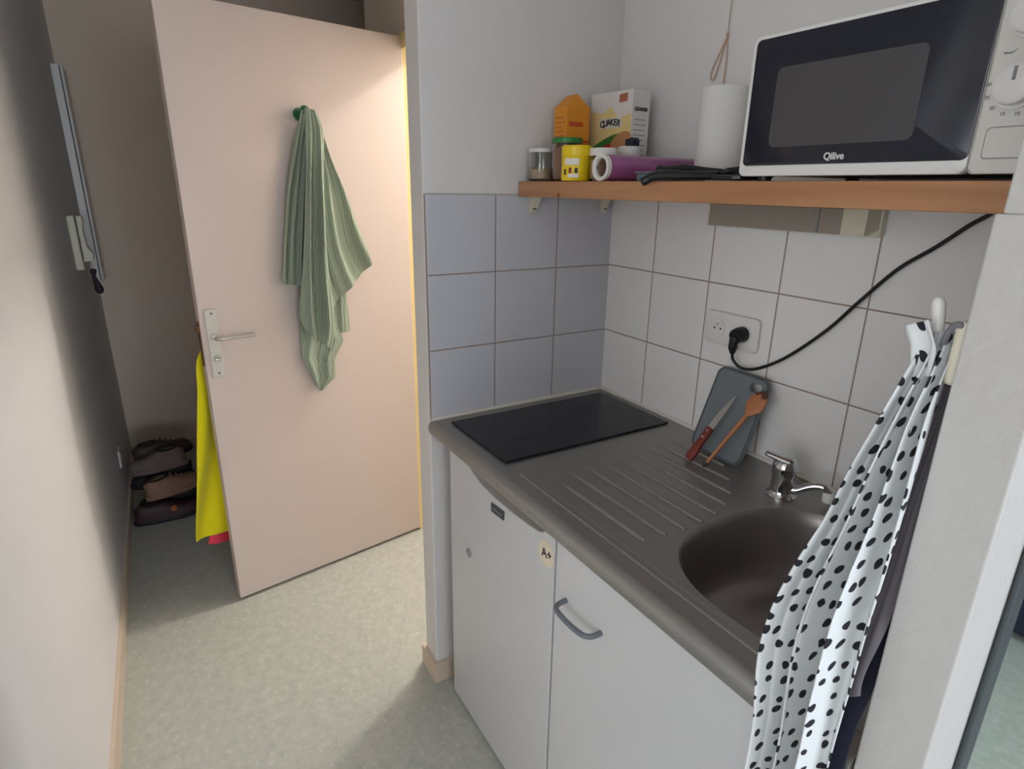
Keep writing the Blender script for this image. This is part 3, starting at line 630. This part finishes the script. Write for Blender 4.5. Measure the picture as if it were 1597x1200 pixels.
# ================================================================ SHELF AND WHAT STANDS ON IT
sh = thing('pine_shelf', 'long varnished pine shelf across the tiled corner', 'shelf', (.6, -.17, 1.49))
bm = NB(); prism(bm, [(.0065, -.332), (1.204, -.332), (1.204, -.018), (.0065, -.018)], 1.4915, 1.5295, 'xy', bev=.0015); obj('board', bm, M['pine'], sh)
for y in (-.288, -.045):
    bm = NB(); prism(bm, [(.0065, 1.4915), (.0065, 1.448), (.012, 1.448), (.040, 1.487), (.040, 1.4915)], y-.009, y+.009, 'xz', bev=.001); br = obj('bracket', bm, M['cream'], sh)
    obj('bracket_slot', B(.0125, .0215, y-.005, y+.005, 1.4585, 1.464), M['black'], br)
S = 1.5300
def jar(name, label, cat, x, y, r, h_, body, lid, lidh=.012, contents=None, ch=.04, glass=True):
    t = thing(name, label, cat, (x, y, S))
    bt = h_-lidh
    bm = NB()
    if glass: lathe(bm, [(0, .001), (r*.95, .001), (r, .004), (r, bt-.004), (r*.93, bt), (r*.90, bt), (r*.94, bt-.006), (r*.94, .006), (0, .005)], n=36)
    else: lathe(bm, [(0, .001), (r*.95, .001), (r, .004), (r, bt-.002), (r*.96, bt), (0, bt)], n=36)
    obj('jar_body', bm, body, t, True, world=False)
    bm = NB(); lathe(bm, [(0, bt-.001), (r*1.03, bt-.001), (r*1.03, h_-.002), (r*.98, h_), (0, h_)], n=36); obj('lid', bm, lid, t, True, world=False)
    if contents:
        bm = NB(); lathe(bm, [(0, .0055), (r*.92, .0065), (r*.93, ch*.9), (r*.6, ch), (0, ch*1.05)], n=30)
        for v in bm.verts: v.co.z += .004*noise.noise(v.co*90) if v.co.z > .02 else 0
        obj('contents', bm, contents, t, True, world=False)
    return t
jar('storage_jar', 'small glass jar with white lid, leftmost on the shelf, oats at its bottom', 'jar', .047, -.287, .0335, .080, M['glass'], M['whitep'], .008, M['oat'], .034)
jar('storage_jar', 'glass jar full of muesli with a green lid', 'jar', .122, -.262, .037, .103, M['glass'], M['greenlid'] if 'greenlid' in M else mat('green_lid', srgb(48, 128, 58), .4), .012, M['muesli'], .088)
t = jar('spice_tub', 'bright yellow plastic tub with yellow cap and white label', 'tub', .215, -.300, .0345, .079, M['yellowtin'], M['yellowtin'], .022, None, glass=False)
def patch(name, r, a0, a1, z0, z1, m_, parent, n=10, off=.0006):
    bm = NB(); c0 = []; c1 = []
    for i in range(n+1):
        a = math.radians(a0+(a1-a0)*i/n); c0.append(bm.verts.new(((r+off)*math.cos(a), (r+off)*math.sin(a), z0))); c1.append(bm.verts.new(((r+off)*math.cos(a), (r+off)*math.sin(a), z1)))
    for i in range(n): bm.faces.new((c0[i], c0[i+1], c1[i+1], c1[i]))
    return obj(name, bm, m_, parent, True, world=False)
patch('label', .0345, -85, -25, .036, .050, M['cartonw'], t); patch('label', .0345, -68, -25, .008, .016, M['cartonw'], t)
patch('label_mark', .0345, -88, -78, .014, .026, M['ink'], t); patch('label_mark', .0345, -65, -54, .018, .030, mat('maroon_print', srgb(130, 40, 50), .5), t); patch('label_mark', .0345, -42, -30, .018, .029, M['ink'], t)
jar('storage_jar', 'pale jar with off-white lid between the yellow tub and the film roll', 'jar', .268, -.262, .0315, .073, M['glass'], M['cartonw'], .016, M['oat'], .050)
patch('label', .0315, -80, -5, .014, .030, M['bluegrey'], bpy.data.objects['storage_jar.002'])

# orange carton with a folded gable top
t = thing('gable_carton', 'orange food carton with folded gable top behind the muesli jar', 'carton', (.060, -.205, S))
w0, d0 = .028, .036; hb = .180; ht = .212
bm = NB()
v = [bm.verts.new(p) for p in [(-w0, -d0, 0), (w0, -d0, 0), (w0, d0, 0), (-w0, d0, 0), (-w0, -d0, hb), (w0, -d0, hb), (w0, d0, hb), (-w0, d0, hb), (-w0*.9, -.003, ht), (w0*.62, -.003, ht), (w0*.62, .003, ht), (-w0*.9, .003, ht)]]
for q in [(0, 3, 2, 1), (0, 1, 5, 4), (1, 2, 6, 5), (2, 3, 7, 6), (3, 0, 4, 7), (4, 5, 9, 8), (6, 7, 11, 10), (5, 6, 10, 9), (7, 4, 8, 11), (8, 9, 10, 11)]: bm.faces.new([v[i] for i in q])
bmesh.ops.recalc_face_normals(bm, faces=bm.faces); obj('carton_body', bm, M['orange'], t, world=False)
bm = NB()
for i in range(9):
    z = .155-.011*i; box(bm, -.024, .012+.010*math.sin(i*2.1), -d0-.0006, -d0, z, z+.0022)
obj('small_print', bm, M['orange2'], t, world=False)
po = mat('red_orange_print', srgb(206, 84, 34), .5)
for a in ((-.030, .014, .135, .146), (-.034, .034, .098, .103)): obj('side_print', B(w0, w0+.0006, *a), po, t, world=False)
bm = NB(); prism(bm, [(-.014, .056), (.014, .056), (.004, .064), (0, .074), (-.005, .063)], w0, w0+.0006, 'yz'); obj('side_print', bm, po, t, world=False)

# oat box, axis almost square with the wall
t = thing('cereal_box', 'white and yellow oat cereal box with red base band', 'box', (.113, -.092, S), math.radians(4))
bw, bdp, bh = .076, .031, .220
obj('box_body', B(-bw, bw, -bdp, bdp, .001, bh, bev=.0008), M['cartonw'], t, world=False)
fy = -bdp-.0005
def flat(name, poly, m_, parent, y=fy, th=.0005):
    bm = NB(); prism(bm, poly, y, y+th, 'xz'); return obj(name, bm, m_, parent, world=False)
flat('front_print', [(-bw+.001, .09), (bw-.001, .09), (bw-.001, .165), (.03, .155), (.0, .185), (-.03, .17), (-bw+.001, .18)], M['cartony'], t)
cv = [(-bw+.001+(2*bw-.002)*i/16, .084+.036*math.sin(PI*.62*i/16)) for i in range(17)]
flat('green_band', cv + [(x, z-.020) for x, z in cv[::-1]], M['greenp'], t, fy-.0006)
flat('red_band', [(-bw+.001, .002)] + [(x, z-.018) for x, z in cv] + [(bw-.001, .002)], M['red'], t, fy-.0012)
flat('cereal_picture', [(.044+.036*math.cos(a)*(1 if a < PI else 1), .100+.022*math.sin(a)+.25*.036*math.cos(a)) for a in [2*PI*i/20 for i in range(20)]], mat('printed_flakes', srgb(196, 140, 96), .6, var=.3, vscale=150), t, fy-.0018)
flat('corner_print', [(.030, .192), (.058, .194), (.058, .213), (.030, .211)], mat('terracotta_print', srgb(182, 108, 78), .5), t, fy-.0004)
flat('logo_plate', rrect(-.038, .042, .134, .158, .008), M['cartonw'], t, fy-.0006)
for i, ch in enumerate('QUAKER'):
    a = (i-2.5)/2.5; text('brand_lettering', ch, .0215, T(.002+a*.030, fy-.0008, .147-.003*a*a) @ Matrix.Rotation(math.radians(13*a), 4, 'Y') @ FRONT, M['ink'], t, world=False, bold=.0007)
SIDE = Matrix.Rotation(PI/2, 4, 'Z') @ FRONT
text('side_lettering', 'QUAKER', .0115, T(bw+.0006, 0, .175) @ SIDE, M['ink'], t, world=False, bold=.0004)
bm = NB()
for i in range(8):
    z = .150-.012*i; box(bm, bw, bw+.0005, -.022, .018+.006*math.sin(i*3), z, z+.0016)
obj('side_small_print', bm, M['greyink'], t, world=False)

# supplement bottle
t = thing('supplement_bottle', 'white plastic bottle with a dark cap in front of the cereal box', 'bottle', (.232, -.155, S))
bm = NB(); lathe(bm, [(0, .001), (.026, .001), (.0265, .004), (.0265, .062), (.024, .072), (.020, .075), (.020, .080), (0, .080)], n=32); obj('bottle_body', bm, M['cartonw'], t, True, world=False)
bm = NB(); lathe(bm, [(.027, .066), (.027, .080), (.0245, .083), (.0, .083)], n=32); obj('lid_ring', bm, M['whitep'], t, True, world=False)
bm = NB(); prism(bm, [(-.002, .083), (.024, .083), (.024, .097), (.019, .103), (.008, .100), (-.002, .100)], -.012, .012, 'xz', bev=.002); obj('flip_cap', bm, mat('dark_navy_cap', srgb(30, 36, 54), .5), t, world=False)
for a0 in (-18,):
    patch('label_mark', .0265, -22, -2, .028, .046, mat('grey_blue_print', srgb(128, 140, 150), .6), t)

# cling film roll pointing at the wall
t = thing('cling_film_roll', 'roll of purple cling film lying end-on on the shelf', 'roll', (.338, -.17, S))
RX = Matrix.Rotation(PI/2, 4, 'X')
bm = NB(); lathe(bm, [(.0215, 0), (.0272, 0), (.0275, .002), (.0275, .296), (.027, .298), (.0215, .298)], n=40, M4=T(.338, -.022, S+.0285) @ RX); obj('film', bm, M['film'], t, True)
bm = NB(); lathe(bm, [(.0188, -.004), (.0278, -.004), (.0282, .006), (.0215, .006), (.0188, .002), (.0188, -.004)], n=36, M4=T(.338, -.320, S+.0285) @ RX); obj('end_ring', bm, M['cartonw'], t, True)
bm = NB(); lathe(bm, [(.0188, 0), (.0212, 0), (.0212, .30), (.0188, .30), (.0188, 0)], n=32, M4=T(.338, -.022, S+.0285) @ RX); obj('cardboard_core', bm, M['cardboard'], t, True)

# small grey tray behind the utensils
t = thing('lidded_tray', 'low grey translucent box behind the black utensils', 'box', (.455, -.235, S))
obj('tray', B(.400, .52, -.275, -.195, S+.0005, S+.016, bev=.002), M['bluegrey'], t); obj('lid', B(.397, .523, -.278, -.192, S+.016, S+.020, bev=.001), M['grey'], t)

# black utensils
t = thing('spatula', 'black plastic spatula with its handle end drooping over the shelf edge', 'spatula', (.56, -.32, S))
bm = NB(); tube(bm, spline([(.650, -.305, S+.009), (.60, -.316, S+.010), (.555, -.330, S+.0105), (.525, -.343, S+.008), (.512, -.350, S+.001), (.505, -.355, S-.004)], 6), [.008]*10+[.009]*10+[.0085]*8+[.008, .007, .004], 12)
obj('handle', bm, M['black'], t, True)
bm = NB(); prism(bm, [(.645, -.318), (.700, -.332), (.715, -.325), (.715, -.285), (.70, -.278), (.645, -.292)], S+.001, S+.010, 'xy', bev=.002); obj('blade', bm, M['black'], t)
t = thing('ladle', 'black utensil lying across the spatula with its round handle end to the left', 'utensil', (.58, -.28, S))
bm = NB(); tube(bm, spline([(.668, -.255, S+.012), (.60, -.272, S+.018), (.55, -.285, S+.024), (.500, -.296, S+.020), (.487, -.300, S+.018)], 6), [.0065]*12+[.0075]*6+[.010, .0115, .012, .0115, .010, .008, .004], 12); obj('handle', bm, M['black'], t, True)
bm = NB(); lathe(bm, [(0, .001), (.018, .003), (.028, .012), (.030, .022), (.0275, .022), (.016, .006), (0, .004)], n=28, M4=T(.690, -.245, S)); obj('ladle_bowl', bm, M['black'], t, True)
t = thing('kitchen_tongs', 'black utensil head propped against the corner of the microwave', 'utensil', (.69, -.35, S))
bm = NB(); prism(bm, [(.655, S+.022), (.688, S+.024), (.706, S+.023), (.716, S+.002), (.700, S+.001), (.684, S+.012)], -.30, -.292, 'xz', bev=.0015); obj('head', bm, M['black'], t)
bm = NB(); tube(bm, [(.600, -.300, S+.005), (.64, -.299, S+.010), (.69, -.297, S+.020)], [.004, .004, .004], 8); obj('stem', bm, M['black'], t, True)

# paper towel roll and string
t = thing('paper_towel_roll', 'white paper towel roll standing on the shelf left of the microwave', 'paper roll', (.442, -.075, S))
bm = NB(); lathe(bm, [(.018, .001), (.050, .001), (.051, .004), (.051, .192), (.048, .196), (.018, .197), (.018, .001)], n=48); obj('paper', bm, M['paperroll'], t, True, world=False)
bm = NB(); lathe(bm, [(.0175, .0), (.0185, .0), (.0185, .198), (.0175, .198), (.0175, 0)], n=24); obj('core', bm, M['cardboard'], t, True, world=False)
bm = NB()
tube(bm, [(.372, -.004, 2.35), (.369, -.004, 2.0), (.366, -.004, 1.848)], .0009, 6)
tube(bm, spline([(.366, -.004, 1.848), (.350, -.005, 1.815), (.333, -.005, 1.785), (.331, -.005, 1.765), (.340, -.005, 1.762), (.351, -.005, 1.790), (.362, -.004, 1.835), (.366, -.004, 1.848)], 6), .0014, 6)
tube(bm, spline([(.366, -.004, 1.848), (.372, -.006, 1.80), (.374, -.010, 1.752), (.376, -.014, 1.72)], 6), .0014, 6)
t2 = bmesh.new(); bmesh.ops.create_uvsphere(t2, u_segments=10, v_segments=8, radius=.0035); merge(bm, t2, T(.366, -.004, 1.850))
o = obj('string_loop', bm, M['string'], None, True); tag(o, 'thin beige string with a knotted loop hanging on the wall above the paper roll', 'string')
bm = NB(); tube(bm, [(.372, 0, 2.35), (.372, -.01, 2.35)], .002, 8); o = obj('nail', bm, M['alu'], None); tag(o, 'small nail high on the wall holding the string loop', 'nail')

# ---- microwave
mw = thing('microwave', 'white microwave oven with black door at the right end of the shelf', 'microwave', (.95, -.18, S))
MX0, MX1, MY, MZ0, MZ1 = .722, 1.186, -.342, S+.0065, 1.741
obj('body', B(MX0+.004, MX1-.002, MY+.022, -.03, MZ0+.002, MZ1-.002, bev=.004), M['whitep'], mw)
for x in (.75, 1.16):
    for y in (-.31, -.06):
        bm = NB(); lathe(bm, [(0, 0), (.011, 0), (.012, .008), (0, .009)], n=20, M4=T(x, y, S)); obj('foot', bm, M['black'], mw, True)
bm = NB(); prism(bm, rrect(MX0, 1.0575, MZ0, MZ1, .010), MY, MY+.020, 'xz', bev=.003); dr = obj('door', bm, M['whitep'], mw, True, angle=30)
bm = NB(); prism(bm, rrect(MX0+.008, 1.0570, MZ0+.016, MZ1-.006, .008), MY-.0015, MY+.001, 'xz', bev=.0007); gl = obj('door_glass', bm, M['blackglass'], dr, True, angle=30)
bm = NB(); prism(bm, rrect(.775, .989, 1.579, 1.691, .010), MY-.0022, MY-.0012, 'xz'); obj('viewing_window', bm, mat('grey_mesh_window', srgb(72, 70, 72), .35, bump=.3, bscale=900), gl)
text('brand_lettering', 'Qilive', .0135, T(.887, MY-.0020, 1.5625) @ FRONT, M['print'], gl, bold=.0003, sx=.95)
bm = NB(); prism(bm, rrect(1.0585, MX1, MZ0, MZ1, .006), MY, MY+.020, 'xz', bev=.003); cp = obj('control_panel', bm, M['cream'] if False else mat('panel_plastic', srgb(216, 212, 204), .4), mw, True, angle=30)
for z in (1.702, 1.630):
    bm = NB(); lathe(bm, [(.0245, 0), (.0245, .003), (.0215, .004), (.020, .014), (.017, .016), (0, .016)], n=40, M4=T(1.091, MY-.0001, z) @ Matrix.Rotation(PI/2, 4, 'X')); kn = obj('knob', bm, M['whitep'], cp, True)
    obj('knob_pointer', B(1.0895, 1.0925, MY-.0172, MY-.0158, z+.004, z+.018), M['greyink'], kn)
for i, s_ in enumerate(['30', '25', '20', '15', '10', '8', '6', '4', '2', '0']):
    a = math.radians(172+i*27); text('dial_numbers', s_, .0055, T(1.091+.030*math.cos(a), MY-.0004, 1.630+.030*math.sin(a)) @ FRONT, M['greyink'], cp)
bm = NB(); prism(bm, [(1.068, 1.6665), (1.076, 1.6655), (1.082, 1.6685), (1.077, 1.6640), (1.070, 1.6640)], MY-.0006, MY, 'xz'); obj('panel_symbol', bm, M['greyink'], cp)
text('panel_symbol', 'W', .006, T(1.078, MY-.0004, 1.7310) @ FRONT, M['greyink'], cp)
bm = NB()
ro = rrect(1.070, 1.166, 1.553, 1.588, .005); ri = rrect(1.0708, 1.1652, 1.5538, 1.5872, .0045)
vo = [bm.verts.new((x, MY-.0004, z)) for x, z in ro]; vi = [bm.verts.new((x, MY-.0004, z)) for x, z in ri]
for i in range(len(ro)):
    j = (i+1) % len(ro); bm.faces.new((vo[i], vo[j], vi[j], vi[i]))
obj('button_outline', bm, M['greyink'], cp); 
bm = NB(); prism(bm, rrect(1.0712, 1.1648, 1.5542, 1.5868, .0045), MY-.0018, MY+.001, 'xz', bev=.0006); obj('door_button', bm, M['cream'] if False else bpy.data.materials['panel_plastic'], cp)

# ================================================================ RIGHT PIER: hook, cloths, mirror
t = thing('wall_hook', 'white plastic hook on the inner edge of the right wall', 'hook', (1.2, -.57, 1.38))
obj('hook_base', B(1.188, 1.1998, -.590, -.545, 1.345, 1.405, bev=.004), M['cream'], t)
bm = NB(); tube(bm, spline([(1.190, -.568, 1.375), (1.178, -.568, 1.372), (1.168, -.568, 1.380), (1.164, -.568, 1.400), (1.160, -.568, 1.420)], 6), [.0055]*12+[.0055]*6+[.0055, .0058, .006, .0062, .006, .005, .003], 12); obj('hook_arm', bm, M['whitep'], t, True)
bm = NB()
rows = [(1.160, 1.388, 1.184, 1.392, .572, .004), (1.163, 1.372, 1.188, 1.375, .580, .006), (1.161, 1.345, 1.190, 1.350, .590, .008), (1.155, 1.300, 1.193, 1.318, .602, .011), (1.146, 1.250, 1.197, 1.272, .612, .013), (1.136, 1.190, 1.199, 1.216, .620, .015), (1.122, 1.132, 1.2, 1.160, .630, .017), (1.111, 1.074, 1.2, 1.105, .640, .018), (1.108, 1.019, 1.2, 1.045, .648, .018), (1.113, .971, 1.198, .985, .653, .018), (1.118, .915, 1.196, .930, .655, .017), (1.118, .80, 1.194, .80, .656, .017), (1.112, .62, 1.194, .60, .656, .018), (1.10, .45, 1.192, .40, .656, .018)]
sheet(bm, rows, 2.9, .9, nu=120, nv=170, sharp=.45, seed=6, side=(0, -1, 0))
sheet(bm, [(1.148, 1.393, 1.166, 1.402, .590, .001), (1.150, 1.384, 1.172, 1.392, .592, .002), (1.158, 1.368, 1.178, 1.376, .590, .003), (1.162, 1.345, 1.178, 1.35, .588, .003)], 1.2, .3, nu=16, nv=16, seed=21)
o = obj('tea_towel', bm, M['spots'], None, True, angle=80); thicken(o, .0015)
tag(o, 'white tea towel with black spots hanging beside the sink', 'towel')
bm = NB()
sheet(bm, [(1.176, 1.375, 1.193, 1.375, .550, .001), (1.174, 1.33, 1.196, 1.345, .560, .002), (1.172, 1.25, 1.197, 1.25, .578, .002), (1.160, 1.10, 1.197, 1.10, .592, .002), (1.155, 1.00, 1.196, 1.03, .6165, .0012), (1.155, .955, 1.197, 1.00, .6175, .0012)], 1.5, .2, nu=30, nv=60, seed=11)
o = obj('towel_shaded_back', bm, mat('shaded_towel_grey', srgb(112, 106, 112), .95), None, True, angle=80); thicken(o)  # grey sheet stands in for the towel's own back in shade
tag(o, 'shaded back of the spotted tea towel, shade painted grey, beside the right wall', 'cloth')
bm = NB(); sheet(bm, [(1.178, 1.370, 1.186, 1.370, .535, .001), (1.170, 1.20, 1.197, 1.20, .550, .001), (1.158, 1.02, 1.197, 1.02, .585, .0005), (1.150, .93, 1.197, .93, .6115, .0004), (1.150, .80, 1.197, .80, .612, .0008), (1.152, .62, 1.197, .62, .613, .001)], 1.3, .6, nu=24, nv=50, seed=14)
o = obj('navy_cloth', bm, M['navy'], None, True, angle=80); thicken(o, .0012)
tag(o, 'dark navy cloth hanging lowest behind the shaded towel back', 'cloth')
bm = NB(); tube(bm, spline([(1.178, -.580, 1.378), (1.184, -.588, 1.396), (1.191, -.590, 1.402), (1.1935, -.583, 1.395), (1.186, -.575, 1.380)], 6), .0030, 8); o2 = obj('hanging_loop', bm, mat('grey_ribbon', srgb(120, 120, 128), .8), bpy.data.objects['tea_towel'], True)

t = thing('wall_mirror', 'dark framed mirror on the room side of the right wall', 'mirror', (1.263, 0, 1.1))
bm = NB()
for a in ((-.520, -.492, .15, 1.30), (.36, .40, .15, 1.30), (-.492, .36, .15, .19), (-.492, .36, 1.26, 1.30)): box(bm, 1.2625, 1.2685, *a, bev=.003)
obj('frame', bm, M['mframe'], t)
obj('mirror_glass', B(1.2625, 1.266, -.494, .362, .188, 1.262), M['mirror'], t)

# navy ottoman in the living room, seen in the mirror
t = thing('ottoman', 'dark navy upholstered seat reflected in the mirror', 'ottoman', (1.9, 1.55, 0))
obj('base', B(1.50, 2.30, 1.24, 1.95, .03, .30, bev=.02), M['navy'], t); obj('seat_cushion', B(1.50, 2.30, 1.23, 1.95, .305, .42, bev=.03), M['navy'], t)
for x in (1.56, 2.24):
    for y in (1.30, 1.89):
        bm = NB(); lathe(bm, [(0, 0), (.02, 0), (.025, .04), (0, .04)], n=16, M4=T(x, y, 0)); obj('leg', bm, M['black'], t, True)

# bathroom ceiling lamp (its light is the warm one on the door)
t = thing('ceiling_lamp', 'round warm ceiling lamp in the bathroom behind the open door', 'lamp', (-.72, .5, 2.47))
bm = NB(); lathe(bm, [(0, .03), (.10, .03), (.10, .018), (.0, .018)], n=32, M4=T(-.72, .5, 2.47)); obj('lamp_base', bm, M['whitep'], t, True)
